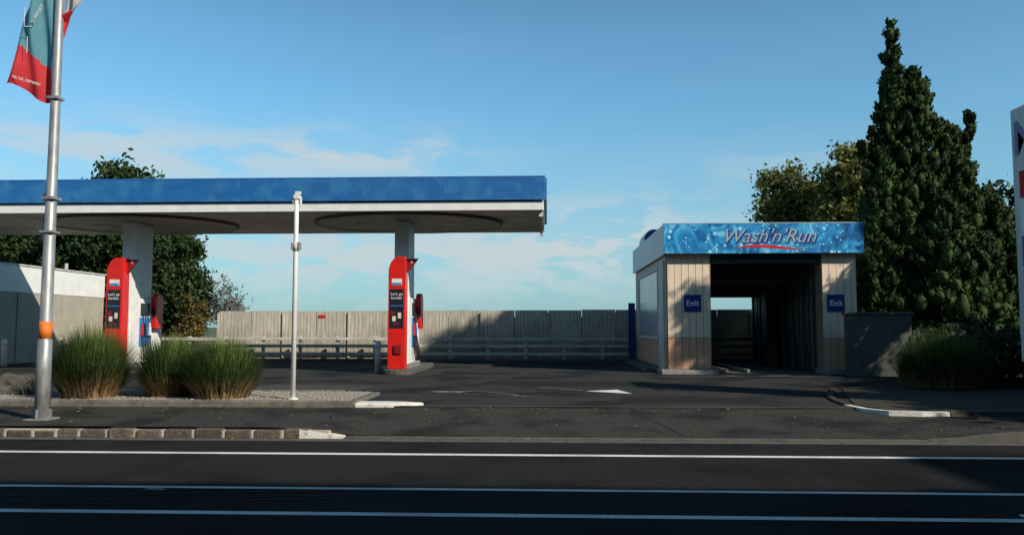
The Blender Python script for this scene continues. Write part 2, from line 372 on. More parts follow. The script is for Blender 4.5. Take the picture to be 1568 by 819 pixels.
# forecourt
box('forecourt',(-30,13.2,-.02),(40,33,.2),'fore')
sheet('forecourt_edging',[(-3.2,13.21,.204),(5.0,13.21,.204),(5.0,13.24,.204),(-3.2,13.24,.204)],'conc')
pe=empty('pavement_cracks',(0,12,.2))
def zfoot(x,y): return zf0(x,y)+.004
strip(wig((1.35,13.15),(1.85,10.95),10,.02),.025,0,'crack_a','black',pe,zfoot)
strip(wig((-2.3,12.0),(5.2,12.05),30,.02),.010,0,'crack_b','black',pe,zfoot)
strip(wig((-3.3,12.1),(-2.8,10.95),8,.02),.015,0,'crack_c','black',pe,zfoot)
strip(wig((-8.3,13.1),(-7.9,10.95),8,.02),.012,0,'crack_d','black',pe,zfoot)
strip(wig((-5.9,13.1),(-5.7,10.95),8,.015),.008,0,'crack_e','black',pe,zfoot)
strip(wig((-5,17.5),(7,16.2),40,.04),.03,.204,'seal_a','black',pe)
strip(wig((-2,21),(10,19.6),40,.04),.03,.204,'seal_b','black',pe)
sp_=empty('asphalt_patches',(0,16,.2))
sheet('patch_a',[(-1.6,18.2,.2025),(1.9,17.7,.2025),(2.3,19.0,.2025),(-1.3,19.6,.2025)],'patch',sp_)
sheet('patch_b',[(1.2,14.0,.2025),(3.6,13.9,.2025),(3.9,14.9,.2025),(1.4,15.1,.2025)],'patch',sp_)
sheet('patch_c',[(-6.5,16.5,.2025),(-4.0,16.1,.2025),(-3.7,17.6,.2025),(-6.2,18.1,.2025)],'patchl',sp_)
sheet('patch_d',[(-9.0,8.3,.0025),(-6.2,8.25,.0025),(-6.1,9.2,.0025),(-9.1,9.25,.0025)],'patch',sp_)

fm=empty('forecourt_markings',(0,16.5,.2)); z=.205
strip([(-2.35,16.2),(-1.3,16.25),(-.35,15.1)],.05,z,'faded_arrow_side','oldline',fm)
sheet('faded_arrow_fill',[(-2.4,16.1,z),(-1.75,15.95,z),(-1.45,16.35,z)],'oldline',fm)
strip([(-.2,17.35),(.75,16.55)],.07,z,'arrow_shaft','oldline',fm)
sheet('arrow_head',[(.78,16.35,z+.002),(1.66,15.75,z+.002),(1.45,16.75,z+.002)],'line',fm)
strip([(-2.6,16.05),(-.4,15.05)],.04,z+.003,'faded_arrow_edge','oldline',fm)

# fallen leaves on footpath, gutter and bed
nl=650
LX=rng.uniform(-12,8,nl); LY=np.where(rng.random(nl)<.5, rng.normal(13.05,.12,nl).clip(12.3,13.18), rng.uniform(10.95,13.1,nl))
LZ=np.array([zf0(a,b)+.012 for a,b in zip(LX,LY)]); C=np.stack([LX,LY,LZ],1)
gut=rng.random(nl)<.25; C[gut,1]=rng.uniform(10.45,10.72,gut.sum()); C[gut,2]=.014
q=leafquads(C,.030); q[:,2]=np.repeat(C[:,2],4)+(q[:,2]-np.repeat(C[:,2],4))*.35
fastmesh('fallen_leaves',q,4,'litter')

# ------------------------------------------------------------------ left garden bed
gb=empty('garden_bed',(-8,14.2,.2))
box('bed_kerb_front',(-30,13.195,.15),(-3.2,13.36,.275),'bedkerb',gb,.02)
box('bed_kerb_back',(-30,15.3,.19),(-3.9,15.42,.285),'bedkerb',gb,.02)
box('bed_kerb_end',(-3.36,13.37,.19),(-3.2,15.3,.26),'bedkerb',gb,.02)
box('gravel_fill',(-29.9,13.34,.19),(-3.37,15.32,.262),'gravel',gb)
prism_xy('painted_kerb_return',[(-3.19,13.19),(-2.6,13.19),(-2.25,13.24),(-2.05,13.34),(-2.3,13.52),(-2.7,13.6),(-3.19,13.58)],.16,.245,'wkerb',gb,.02)
npb=3500; C=np.stack([rng.uniform(-13,-3.4,npb),rng.uniform(13.37,15.25,npb),np.full(npb,.268)],1)
dirs=np.array([[1,0,0],[0,1,0],[-1,0,0],[0,-1,0]])
T=np.array([(dirs[i],dirs[(i+1)%4],np.array([0,0,1])) for i in range(4)])
sz=rng.uniform(.008,.026,(npb,1,1,1))
VV=C[:,None,None,:]+T[None]*sz*np.array([1,1,.8])
fastmesh('pebbles',VV.reshape(-1,3),3,'gravel',gb)

tussock('tussock_grass',-8.12,13.95,.262,.56,1.28,6500,1)
tussock('tussock_grass',-6.80,14.25,.262,.48,1.10,5500,2)
tussock('tussock_grass',-5.74,13.95,.262,.58,1.07,6500,3)

bm=bmesh.new(); bmesh.ops.create_icosphere(bm,subdivisions=4,radius=1)
for v in bm.verts:
    nn=mnoise.noise(v.co*1.6)*.35+mnoise.noise(v.co*4)*.1; v.co=v.co*(1+nn); v.co=Vector((v.co.x*.55,v.co.y*.35,v.co.z*.26))
me=bpy.data.meshes.new('boulder'); bm.to_mesh(me); bm.free(); me.materials.append(MT['rock'])
o=bpy.data.objects.new('boulder',me); o.location=(-9.95,14.6,.36); COL.objects.link(o)

# ------------------------------------------------------------------ canopy
cp=empty('service_station_canopy',(-11,23.5,4.6))
CX0,CX1,CY0,CY1=-24,-.04,21.0,26.1
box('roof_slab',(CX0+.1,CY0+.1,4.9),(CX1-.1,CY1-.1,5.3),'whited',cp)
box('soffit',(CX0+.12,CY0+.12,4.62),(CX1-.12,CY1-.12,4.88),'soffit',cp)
box('white_band_front',(CX0,CY0+.02,4.60),(CX1-.05,CY0+.11,4.83),'white',cp,.01)
box('white_band_back',(CX0,CY1-.11,4.60),(CX1-.05,CY1-.02,4.83),'white',cp,.01)
box('white_band_end',(CX1-.10,CY0+.115,4.60),(CX1-.03,CY1-.115,4.83),'whited',cp,.01)
x=CX0; L=[]
while x<CX1-.01:
    x1=min(x+3.05,CX1); L.append(((x+.002,CY0-.05,4.865+random.uniform(0,.006)),(x1-.002,CY0+.04,5.48+random.uniform(-.006,.006)))); x=x1
boxes('blue_fascia_front',L,'blue',cp,.008)
box('blue_fascia_back',(CX0,CY1-.04,4.865),(CX1,CY1+.05,5.48),'blue',cp)
box('blue_fascia_end',(CX1-.03,CY0+.045,4.865),(CX1+.05,CY1-.045,5.47),'blue',cp,.01)
box('top_trim',(CX0,CY0-.06,5.487),(CX1+.01,CY0+.05,5.51),'lblue',cp)
box('shadow_gap',(CX0,CY0+.05,4.832),(CX1-.06,CY0+.10,4.864),'dark',cp)
boxes('end_bracket',[((CX1-.16,CY0+.2,4.45),(CX1-.05,CY0+.28,4.6)),((CX1-.16,CY1-.5,4.42),(CX1-.05,CY1-.42,4.6)),((CX1-.12,CY0+.28,4.52),(CX1-.08,CY1-.5,4.56))],'whited',cp)
for cx in (-20.1,-12.2,-4.1):
    n=64
    prof=[(1.0,4.618),(1.0,4.545),(.975,4.54)]
    V=[];F=[]
    for rr,zz in prof:
        for j in range(n):
            a=2*math.pi*j/n; V.append((cx+math.cos(a)*2.8*rr,23.5+math.sin(a)*2.25*rr,zz))
    for i in range(len(prof)-1):
        for j in range(n): F.append((i*n+j,i*n+(j+1)%n,(i+1)*n+(j+1)%n,(i+1)*n+j))
    meshobj('soffit_oval_rim',V,F,'rim',cp)
    V=[];F=[]
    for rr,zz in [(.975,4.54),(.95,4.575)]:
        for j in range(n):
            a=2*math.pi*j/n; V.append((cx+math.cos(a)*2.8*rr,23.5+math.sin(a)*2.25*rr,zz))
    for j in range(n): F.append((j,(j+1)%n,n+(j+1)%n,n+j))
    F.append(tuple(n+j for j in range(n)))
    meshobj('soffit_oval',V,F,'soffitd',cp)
    for dx in (-1.3,1.3):
        box('downlight',(cx+dx-.22,23.28,4.55),(cx+dx+.22,23.72,4.572),'whited',cp,.01)

# ------------------------------------------------------------------ pumps
def pump(x,num):
    y=22.0; e=empty('fuel_pump',(x,y,.35))
    isl=[]
    for k in range(9): a=math.pi+math.pi*k/8; isl.append((x+.03+.42*math.cos(a),21.95+.3*math.sin(a)))
    for k in range(9): a=math.pi*k/8; isl.append((x+.03+.42*math.cos(a),26.0+.3*math.sin(a)))
    prism_xy('island',isl,.19,.34,'concd',e,.02)
    x0,x1=x-.26,x+.22; zt=3.46; pr=[(x0,.34),(x1,.34),(x1,zt)]
    for k in range(9):
        a=math.pi/2+math.pi/2*k/8; pr.append((x0+.30+.30*math.cos(a),zt-.42+.42*math.sin(a)))
    prism_xz('end_cap',pr,y,y+.36,'red',e,.015)
    xc=x-.02
    box('top_label',(xc-.14,y-.012,2.66),(xc+.14,y-.002,2.84),'white',e)
    box('top_label_blue',(xc-.13,y-.016,2.67),(xc+.13,y-.013,2.73),'lblue',e)
    box('poster',(xc-.19,y-.012,1.47),(xc+.19,y-.002,2.55),'dark',e)
    text('poster_text',"Let's go\nfurther",(xc,y-.016,2.36),.11,'white',e)
    boxes('poster_picture',[((xc-.12,y-.016,1.66),(xc-.02,y-.013,1.80)),((xc+.04,y-.016,1.74),(xc+.13,y-.013,1.9))],'cream',e)
    boxes('poster_picture_red',[((xc-.16,y-.0165,1.84),(xc-.04,y-.0135,1.94)),((xc-.10,y-.0165,1.56),(xc+.08,y-.0135,1.61))],'dred',e)
    box('poster_strip',(xc-.17,y-.016,2.08),(xc+.17,y-.013,2.10),'lblue',e)
    box('lower_box',(xc-.06,y-.05,.76),(xc+.14,y-.002,1.0),'dred',e,.01)
    box('column',(x-.24,22.75,2.35),(x+.17,23.75,4.56),'white',e,.01)
    box('dispenser_body',(x-.25,22.42,.34),(x+.24,24.35,2.34),'white',e,.03)
    box('body_front_upper',(x-.2,22.42,2.345),(x+.20,22.74,3.30),'white',e,.02)
    box('plinth',(x-.28,22.40,.34),(x+.27,24.38,.48),'galv',e)
    for s,xx in ((1,x+.24),(-1,x-.25)):
        a,b=(xx+.002,xx+.03) if s>0 else (xx-.03,xx-.002)
        box('nozzle_panel',(a,22.95,.95),(b,23.55,1.78),'lblue',e)
        box('display',(a,23.0,1.84),(b,23.5,2.2),'dark',e)
        a,b=(xx+.005,xx+.17) if s>0 else (xx-.17,xx-.005)
        pr2=[(23.6,1.45)]
        for k in range(9): t=math.pi*k/8; pr2.append((23.82-.22*math.cos(t),2.3+.2*math.sin(t)))
        pr2+=[(24.04,1.45)]
        V=[(a,p,q) for p,q in pr2]+[(b,p,q) for p,q in pr2]; n=len(pr2)
        F=[tuple(range(n)),tuple(range(2*n-1,n-1,-1))]+[(i,i+n,(i+1)%n+n,(i+1)%n) for i in range(n)]
        o=meshobj('side_arch',V,F,'red',e); fixn(o); md=o.modifiers.new('b','BEVEL'); md.width=.02; md.segments=2
        box('side_screen',(a+.04,23.592,1.75),(b-.04,23.598,2.05),'dark',e)
        cs=['fred','black','lblue','white']
        for k in range(4):
            yy=23.0+k*.15
            xo=xx+s*.07
            boxes('nozzle',[((xo-.035,yy-.03,1.25),(xo+.035,yy+.03,1.5)),((xo-.02,yy-.02,1.5),(xo+.02,yy+.02,1.62))],cs[k],e,.01)
            tube('hose',[(xo,yy,1.26),(xo+s*.07,yy,.9),(xo+s*.09,yy+.04,.62),(xo+s*.04,yy+.08,.52),(xo-s*.02,yy+.1,.9),(xo-s*.03,yy+.1,1.9)],.014,'black',e,7)
    pr=[(x+.225,3.02),(x+.42,3.24),(x+.55,3.42),(x+.225,3.42)]
    prism_xz('number_flag',pr,22.2,22.24,'dred',e)
    text('number',str(num),(x+.36,22.196,3.33),.14,'white',e)
    return e
pump(-12.2,4); pump(-4.15,6); pump(-20.1,2)

def bollard(x,y):
    e=empty('bollard',(x,y,.2))
    tube('post',[(x,y,.2),(x,y,1.05),(x,y,1.09),(x,y,1.11)],[.085,.085,.07,.03],'white',e,16)
    tube('collar',[(x,y,.2),(x,y,.23)],.12,'galv',e,16)
    tube('band',[(x,y,.9),(x,y,.96)],.088,'whited',e,16)
bollard(-4.87,22.9); bollard(-18.0,25.8)

# ------------------------------------------------------------------ rear fence and guard rails
fe=empty('concrete_fence',(0,31,.2)); L=[];x=-12.95
while x<19:
    L.append(((x+.012,31.0+random.uniform(-.01,.01),.1),(x+1.30-.012,31.09,2.12+random.uniform(-.012,.012)+.008*(x+13)*.35))); x+=1.30
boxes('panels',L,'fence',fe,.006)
boxes('posts',[((-12.95+1.3*k-.04,30.93,.1),(-12.95+1.3*k+.04,30.985,2.06)) for k in range(0,26,2)],'fence',fe,.005)
boxes('backing',[((-12.9,31.1,.1),(19,31.13,1.9))],'groove',fe)
box('warning_plate',(-8.95,30.97,1.86),(-8.68,30.983,1.97),'red',fe)
boxes('footing',[((-13,30.75,.1),(19,30.995,.26))],'concd',fe,.01)
gr=empty('guard_rail',(0,30.4,.2)); L=[]
for k in range(15):
    x=-24+2.9*k
    for zz in (.42,.72,.98):
        L.append(((x+.01,30.36+random.uniform(-.01,.01),zz+random.uniform(-.012,.012)),(x+2.89,30.42,zz+.12)))
boxes('rails',L,'rail',gr,.01)
boxes('rail_posts',[((-24+1.45*k-.06,30.425,.15),(-24+1.45*k+.06,30.54,1.14)) for k in range(31)],'rail',gr,.01)
box('low_kerb',(-24,30.1,.19),(19,30.28,.30),'concd',gr,.015)

# ------------------------------------------------------------------ left boundary wall
bw=empty('boundary_wall',(-19,27,.2))
box('wall_lower',(-19.2,19,.1),(-19.0,33.4,2.75),'beige',bw)
box('wall_upper',(-19.22,19,2.752),(-18.98,33.4,3.70),'white',bw)
box('coping',(-19.26,18.95,3.702),(-18.94,33.45,3.76),'whited',bw,.01)
boxes('pilasters',[((-18.999,20+2.6*k,.15),(-18.96,20.18+2.6*k,2.74)) for k in range(6)],'beige',bw)
box('vent',(-18.97,30.5,3.76),(-18.9,30.6,4.0),'whited',bw)

# ------------------------------------------------------------------ white camera pole
wp=empty('camera_pole',(-4.36,13.62,.26)); px,py=-4.36,13.62
tube('mast',[(px,py,.26),(px,py,2.9),(px,py,3.72)],[.043,.040,.038],'white',wp,14)
tube('base_flange',[(px,py,.26),(px,py,.285)],.09,'white',wp,14)
tube('sleeve',[(px,py,2.82),(px,py,2.98)],.052,'whited',wp,14)
boxes('clamp',[((px-.075,py-.05,2.84),(px-.045,py+.05,2.96)),((px+.045,py-.05,2.84),(px+.08,py+.05,2.97))],'galv',wp,.006)
boxes('head',[((px-.05,py-.05,3.72),(px+.055,py+.05,3.80)),((px-.03,py-.03,3.80),(px+.07,py+.03,3.86)),((px+.056,py-.03,3.6),(px+.085,py+.03,3.77)),((px-.075,py-.02,3.66),(px-.052,py+.02,3.74))],'white',wp,.01)

# ------------------------------------------------------------------ steel lamp post with banner
lp=empty('street_lamp',(-7.43,11.54,.14)); x,y=-7.43,11.54
tube('pole',[(x,y,.14),(x,y,1.3),(x,y,1.31),(x,y,5),(x,y,9)],[.105,.098,.088,.068,.05],'galv',lp,10)
box('base_plate',(x-.17,y-.17,.142),(x+.17,y+.17,.165),'galv',lp,.005)
boxes('gussets',[((x-.15,y-.006,.165),(x-.10,y+.006,.3)),((x+.10,y-.006,.165),(x+.15,y+.006,.3)),((x-.006,y-.15,.165),(x+.006,y-.10,.3))],'galv',lp)
tube('lamp_arm',[(x,y,8.9),(x,y-.6,9.25),(x,y-1.8,9.4)],[.04,.035,.03],'galv',lp,8)
boxes('lantern',[((x-.14,y-2.5,9.33),(x+.14,y-1.75,9.47))],'galv',lp,.04)
tube('orange_label',[(x,y,1.33),(x,y,1.58)],.0905,'orange',lp,10)
prism_xz('warning_diamond',[(x-.20,3.46),(x-.02,3.10),(x-.02,3.84)],y+.10,y+.115,'whited',lp)
box('small_plate',(x-.20,y+.10,2.80),(x-.02,y+.115,3.03),'whited',lp,.004)
boxes('brackets',[((x-.10,y-.1,3.4),(x+.10,y+.1,3.44)),((x-.10,y-.1,2.9),(x+.10,y+.1,2.93)),((x-.085,y-.09,4.93),(x+.085,y+.09,4.97))],'galv',lp)
def cloth(name,u0,u1,zf_bot,zf_top,ydisp,mfun,parent,nu=26,nv=50,mats=('teal','fred')):
    V=[];F=[];MI=[]
    for i in range(nu+1):
        u=i/nu
        for j in range(nv+1):
            v=j/nv; X=u0(v)+(u1(v)-u0(v))*u; Z=zf_bot(u)+(zf_top(u)-zf_bot(u))*v
            V.append((x+X,y+ydisp(u,v),Z))
    for i in range(nu):
        for j in range(nv):
            a=i*(nv+1)+j; F.append((a,a+nv+1,a+nv+2,a+1)); MI.append(mfun((i+.5)/nu,(j+.5)/nv))
    o=meshobj(name,V,F,list(mats),parent,True); o.data.polygons.foreach_set('material_index',MI); return o
wav=lambda u,v: .10*math.sin(u*5+v*3)*(.3+u)+.04*math.sin(u*13-v*5)
cloth('banner',lambda v:-.07,lambda v:-.70+.26*v+.04*math.sin(v*7),lambda u:4.90+.24*u-.05*math.sin(u*6),lambda u:6.9,wav,
      lambda u,v:1 if v<.25+.10*u else 0,lp)
cloth('banner_back',lambda v:.05,lambda v:.34*max(0.0,math.sin(v*3.0))**.7,lambda u:5.9+.35*u,lambda u:6.75,lambda u,v:.05+wav(u,v)*.5,
      lambda u,v:1 if v<.45-.3*u else 0,lp,mats=('fpale','fred'))
tube('banner_arm',[(x,y,6.92),(x-.75,y,6.92)],.015,'galv',lp,8)
text('banner_text','NS.TER_NSIMARU',(x-.36,y-.17,5.18),.058,'white',lp,rot=(math.pi/2,R(17),0))
text('banner_text_b','SUPPORT',(x-.22,y-.18,6.2),.075,'white',lp,rot=(math.pi/2,R(-62),0))
boxes('banner_mark',[((x-.42,y-.19,6.0),(x-.41,y-.188,6.30)),((x-.42,y-.19,6.0),(x-.30,y-.188,6.01)),((x-.36,y-.19,5.6),(x-.35,y-.188,5.85))],'white',lp)

# ------------------------------------------------------------------ car wash
cw=empty('car_wash_building',(6,26.6,.2))
X0,X1,XA,XB,Y0,Y1=3.42,8.70,4.64,7.75,22.8,30.5
ZS=3.56
def clad(name,x0,x1,yf,z0,z1,m,w=.2):
    L=[];x=x0
    while x<x1-.01:
        xe=min(x+w,x1); L.append(((x+.006,yf-.03,z0),(xe-.006,yf,z1))); x=xe
    boxes(name,L,m,cw,.004)
def cladx(name,y0,y1,xf,z0,z1,m,w=.2):
    L=[];y=y0
    while y<y1-.01:
        ye=min(y+w,y1); L.append(((xf-.03,y+.006,z0),(xf,ye-.006,z1))); y=ye
    boxes(name,L,m,cw,.004)
box('pier_left',(X0,Y0,.3),(XA,Y0+.55,ZS),'groove',cw)
box('pier_right',(XB,Y0,.3),(X1,Y0+.55,ZS),'groove',cw)
for a,b,nm in ((X0,XA,'l'),(XB,X1,'r')):
    clad('cladding_upper_'+nm,a,b,Y0-.002,1.20,ZS-.005,'cream')
    clad('cladding_lower_'+nm,a,b,Y0-.002,.32,1.19,'terra')
box('wall_left',(X0,Y0+.552,.2),(X0+.2,Y1,ZS),'groove',cw)
cladx('side_cladding_upper',Y0+.05,Y1,X0-.002,1.20,ZS-.005,'cream')
cladx('side_cladding_lower',Y0+.05,Y1,X0-.002,.32,1.19,'terra')
box('side_window',(X0-.07,24.2,1.22),(X0-.034,29.0,3.2),'glass',cw,.01)
boxes('side_window_frame',[((X0-.10,24.1,1.12),(X0-.034,29.1,1.215)),((X0-.10,24.1,3.205),(X0-.034,29.1,3.3)),((X0-.10,24.1,1.22),(X0-.034,24.19,3.2)),((X0-.10,29.01,1.22),(X0-.034,29.1,3.2))],'whited',cw)
box('side_sill_board',(X0-.09,23.0,.3),(X0-.034,24.0,3.4),'whited',cw)
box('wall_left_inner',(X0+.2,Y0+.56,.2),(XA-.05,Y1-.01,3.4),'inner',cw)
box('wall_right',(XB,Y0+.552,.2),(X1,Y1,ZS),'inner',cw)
boxes('wall_panels',[((XB-.05,23.6+k*.95,.25),(XB-.003,23.70+k*.95,3.1)) for k in range(8)],'strip',cw)
boxes('wall_panels_thin',[((XB-.03,24.0+k*.95,.6),(XB-.003,24.03+k*.95,2.9)) for k in range(7)],'strip',cw)
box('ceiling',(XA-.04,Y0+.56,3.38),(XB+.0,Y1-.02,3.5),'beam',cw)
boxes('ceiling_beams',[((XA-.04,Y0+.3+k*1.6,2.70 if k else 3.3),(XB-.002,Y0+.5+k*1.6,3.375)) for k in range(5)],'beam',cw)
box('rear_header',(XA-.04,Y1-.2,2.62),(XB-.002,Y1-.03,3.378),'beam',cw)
box('rear_header_strip',(XA-.04,Y1-.26,2.60),(XB-.002,Y1-.205,2.70),'lblue',cw)
box('front_header',(XA+.002,Y0+.02,3.30),(XB-.002,Y0+.28,3.56),'beam',cw)
box('plinth_left',(X0-.25,Y0-.5,.19),(XA+.08,Y0+.6,.315),'conc',cw,.02)
box('plinth_right',(XB-.06,Y0-.4,.19),(X1+.1,Y0+.6,.315),'conc',cw,.02)
box('plinth_side',(X0-.55,Y0+.62,.19),(X0-.04,Y1,.31),'concd',cw,.02)
sheet('wash_bay_floor',[(XA+.1,Y0-1.4,.204),(XB-.1,Y0-1.4,.204),(XB-.1,Y1+.3,.204),(XA+.1,Y1+.3,.204)],'concd',cw)
boxes('wheel_guides',[((XA+.45,Y0+.3,.206),(XA+.53,Y1-.5,.30)),((XA+1.05,Y0+.3,.206),(XA+1.13,Y1-.5,.30))],'galv',cw,.01)
boxes('dryer_gantry',[((XA+.02,27.0,.25),(XA+.4,27.5,2.9)),((XB-.45,26.9,.25),(XB-.06,27.5,2.9)),((XA+.02,27.0,2.65),(XB-.06,27.5,2.95))],'beam',cw,.03)
boxes('hanging_pipe',[((XA,24.0,2.86),(XB-.01,24.05,2.9))],'strip',cw)
box('roof_deck',(X0-.05,Y0-.1,ZS+.01),(X1+.05,Y1+.1,ZS+.2),'whited',cw)
box('fascia_front',(X0-.12,Y0-.30,ZS),(X1+.14,Y0-.20,4.40),'water',cw,.006)
box('fascia_front_trim',(X0-.13,Y0-.305,4.402),(X1+.15,Y0-.19,4.425),'palegrey',cw)
box('fascia_left',(X0-.12,Y0-.195,ZS),(X0-.03,Y1+.1,4.395),'palegrey',cw,.006)
box('fascia_left_stripe',(X0-.125,Y0-.19,ZS-.03),(X0-.10,Y1+.1,ZS-.003),'dark',cw)
box('fascia_right',(X1+.05,Y0-.195,ZS),(X1+.14,Y1+.1,4.39),'palegrey',cw)
box('fascia_soffit',(X0-.10,Y0-.19,ZS+.003),(X1+.04,Y0-.11,ZS+.05),'whited',cw)
text('lettering_outline',"Wash'n'Run",(X0+2.81,Y0-.303,4.005),.54,'sblue',cw,shear=.4,off=.014)  # dark printed outline set behind the grey letters
text('fascia_lettering',"Wash'n'Run",(X0+2.78,Y0-.309,4.03),.54,'letter',cw,shear=.4,off=.0)
V=[];F=[]
for i in range(25):
    t=i/24; xx=X0+1.9+1.9*t; zz=3.72+.04*math.sin(t*5); w=.035*math.sin(math.pi*min(1,t+.05))+.006
    V+=[(xx,Y0-.306,zz-w),(xx,Y0-.306,zz+w)]
for i in range(24): F.append((2*i,2*i+2,2*i+3,2*i+1))
meshobj('lettering_swoosh',V,F,'red',cw)
for sx in (X0+.70,XB+.36):
    box('exit_sign',(sx-.24,Y0-.06,1.93),(sx+.24,Y0-.034,2.41),'sblue',cw,.006)
    text('exit_text','Exit',(sx,Y0-.064,2.17),.23,'white',cw,off=.003)
pr=[(X0-.1,4.1)]+[(X0+.25-.35*math.cos(math.pi*k/10),4.45+.38*math.sin(math.pi*k/10)) for k in range(11)]+[(X0+.6,4.1)]
prism_xz('roof_vent',pr,27.2,28.6,'palegrey',cw)
prism_xz('roof_vent_cap',[(a,b) for a,b in [(X0-.08,4.43)]+[(X0+.25-.33*math.cos(math.pi*k/10),4.45+.34*math.sin(math.pi*k/10)) for k in range(11)]+[(X0+.58,4.43)]],27.15,27.19,'sblue',cw)
boxes('rear_gate',[((X0-.35,30.2,.25),(X0-.1,30.26,2.4))],'sblue',cw)
sw=empty('screen_wall',(9.2,22.2,.2))
box('wall_a',(8.0,21.7,.15),(9.7,21.9,1.82),'concd',sw,.01)
box('wall_a_coping',(7.95,21.66,1.822),(9.75,21.94,1.90),'concd',sw,.01)
box('wall_b',(9.0,20.2,.15),(10.6,20.38,1.25),'concd',sw,.01)
box('wall_c',(9.72,21.7,.15),(14,21.88,1.4),'concd',sw,.01)

# ------------------------------------------------------------------ right bed
rb=empty('garden_bed',(8,16,.2))
kp=[(5.9,17.0),(5.2,15.2),(4.98,14.2),(4.93,13.6),(5.0,13.0),(5.25,12.62),(5.7,12.5)]
def kerbpath(name,pts,w,z0,z1,m):
    V=[];F=[]
    for i,(a,b) in enumerate(pts):
        p=pts[max(i-1,0)];q=pts[min(i+1,len(pts)-1)]; d=Vector((q[0]-p[0],q[1]-p[1])).normalized(); nx,ny=-d.y*w,d.x*w
        V+=[(a,b,z0),(a+nx,b+ny,z0),(a+nx,b+ny,z1),(a,b,z1)]
    for i in range(len(pts)-1):
        for k in range(4): F.append((4*i+k,4*i+(k+1)%4,4*i+4+(k+1)%4,4*i+4+k))
    F+=[(0,1,2,3),tuple(4*(len(pts)-1)+k for k in (3,2,1,0))]
    o=meshobj(name,V,F,m,rb); fixn(o); return o
kerbpath('kerb_side',kp[:4],.10,.15,.235,'soil')
kerbpath('painted_kerb',kp[3:]+[(6.1,12.48)],.11,.10,.215,'wkerb')
kerbpath('kerb_front',[(6.12,12.48),(9,12.5),(30,12.6)],.12,.10,.23,'concd')
prism_xy('soil',[(5.10,13.6),(5.4,12.75),(30,12.75),(30,19.8),(8.5,19.6),(6.2,17.2)],.15,.215,'soil',rb)
tussock('tussock_grass',8.35,17.4,.24,.9,1.2,6500,5)
def shrub(name,blobs,ncl,nl,size,csz,m):
    b=blobs[0]; e=empty(name,(b[0],b[1],.2)); V=[];F=[]
    for bb in blobs:
        for k in range(5): tubegeo([(bb[0],bb[1],.2),(bb[0]+random.uniform(-.5,.5)*bb[3],bb[1]+random.uniform(-.5,.5)*bb[4],bb[2]+random.uniform(0,.7)*bb[5])],[.025,.008],5,V,F)
    meshobj('stems',V,F,'bark',e); crown('leaves',blobs,ncl,nl,size,csz,m,e); return e
shrub('shrub',[(10.3,18.2,.8,1.3,.9,.8),(11.8,17.2,.9,1.3,1,1.0),(9.8,19.3,.7,1,.6,.8)],260,60,.07,.3,'leafd')

# ------------------------------------------------------------------ pylon sign
ps=empty('price_pylon_sign',(8.4,13.6,.2)); sx=8.30
box('cabinet',(sx,12.7,.9),(sx+.28,14.40,5.36),'whited',ps,.02)
box('legs',(sx+.06,12.9,.15),(sx+.22,13.1,.9),'galv',ps); box('leg_b',(sx+.06,14.0,.15),(sx+.22,14.2,.9),'galv',ps)
def face(z0,z1,m,nm,y0=12.8,y1=14.20): box(nm,(sx-.012,y0,z0),(sx-.002,y1,z1),m,ps)
rz=(math.pi/2,0,-math.pi/2)
text('pylon_letters','MART',(sx-.006,14.34,4.78),.85,'sblue',ps,rot=rz,off=.012,align='LEFT')
face(3.75,4.22,'fred','panel_red'); face(3.15,3.68,'white','panel_price_a'); face(2.55,3.08,'sblue','panel_price_b')
face(1.95,2.48,'lblue','panel_price_c'); face(1.1,1.88,'lblue','panel_info')
for zz,t in ((3.42,'91 2.49'),(2.82,'95 2.69'),(2.2,'D 1.89')): text('price',t,(sx-.016,13.4,zz),.36,'white' if zz<3.3 else 'sblue',ps,rot=rz)

# ------------------------------------------------------------------ trees behind
tree('broadleaf_tree',(-20.1,36.5,0),3.0,[(-20.2,36.5,7.4,1.5,1.5,1.7),(-21.3,36.3,5.3,2.3,2,2.0),(-18.7,36.4,5.2,1.9,1.8,2.2),(-20.0,36.4,3.0,2.8,2,1.8)],900,60,.15,.55,'leafd')
tree('broadleaf_tree',(-25.6,38,0),2.5,[(-25.5,38,5.0,2.4,2,1.9),(-23.5,37.5,3.8,1.9,1.8,1.8),(-28,38,5,2.5,2,2)],700,55,.15,.55,'leafd')
tree('broadleaf_tree',(-16.9,35.2,0),2.0,[(-16.8,35.2,4.6,1.0,1,1.2),(-16.5,35.0,3.0,1.35,1,1.5),(-17.6,35,2.2,1.2,1,1.6)],480,60,.12,.4,'leafd',.1)
shrub('autumn_shrub',[(-15.5,34.4,2.2,.40,.4,.9),(-15.6,34.4,1.3,.45,.45,.8)],80,40,.09,.3,'leafo')
tree('sparse_tree',(-14.8,35.4,0),1.6,[(-14.6,35.4,2.9,.75,.6,.75),(-15.1,35.4,2.2,.6,.5,.6),(-14.0,35.4,2.1,.55,.5,.6)],120,22,.07,.3,'leafg',.05)
tree('eucalyptus_tree',(11.2,36,0),4.2,[(10.6,35.6,7.6,1.15,1.1,1.15),(11.6,35.8,6.6,1.2,1.1,.9),(10.0,35.5,6.6,.9,.9,.6),(12.2,35.8,7.2,.7,.8,.7)],210,50,.11,.42,'leafy',.12)
tree('eucalyptus_tree',(13.9,33.2,0),4.0,[(12.7,33,7.7,1.2,1.2,1.15),(12.4,32.9,6.2,1.2,1.2,1.2),(14.0,33,6.9,1.4,1.4,1.8)],400,60,.12,.45,'leafy',.13)
tree('broadleaf_tree',(17,34,0),3.0,[(16.5,33,3.5,2.4,2,2.8),(13.5,34.5,2.6,2.2,1.2,2.2),(19,34,4,2.6,2,3)],700,55,.15,.55,'leafd')

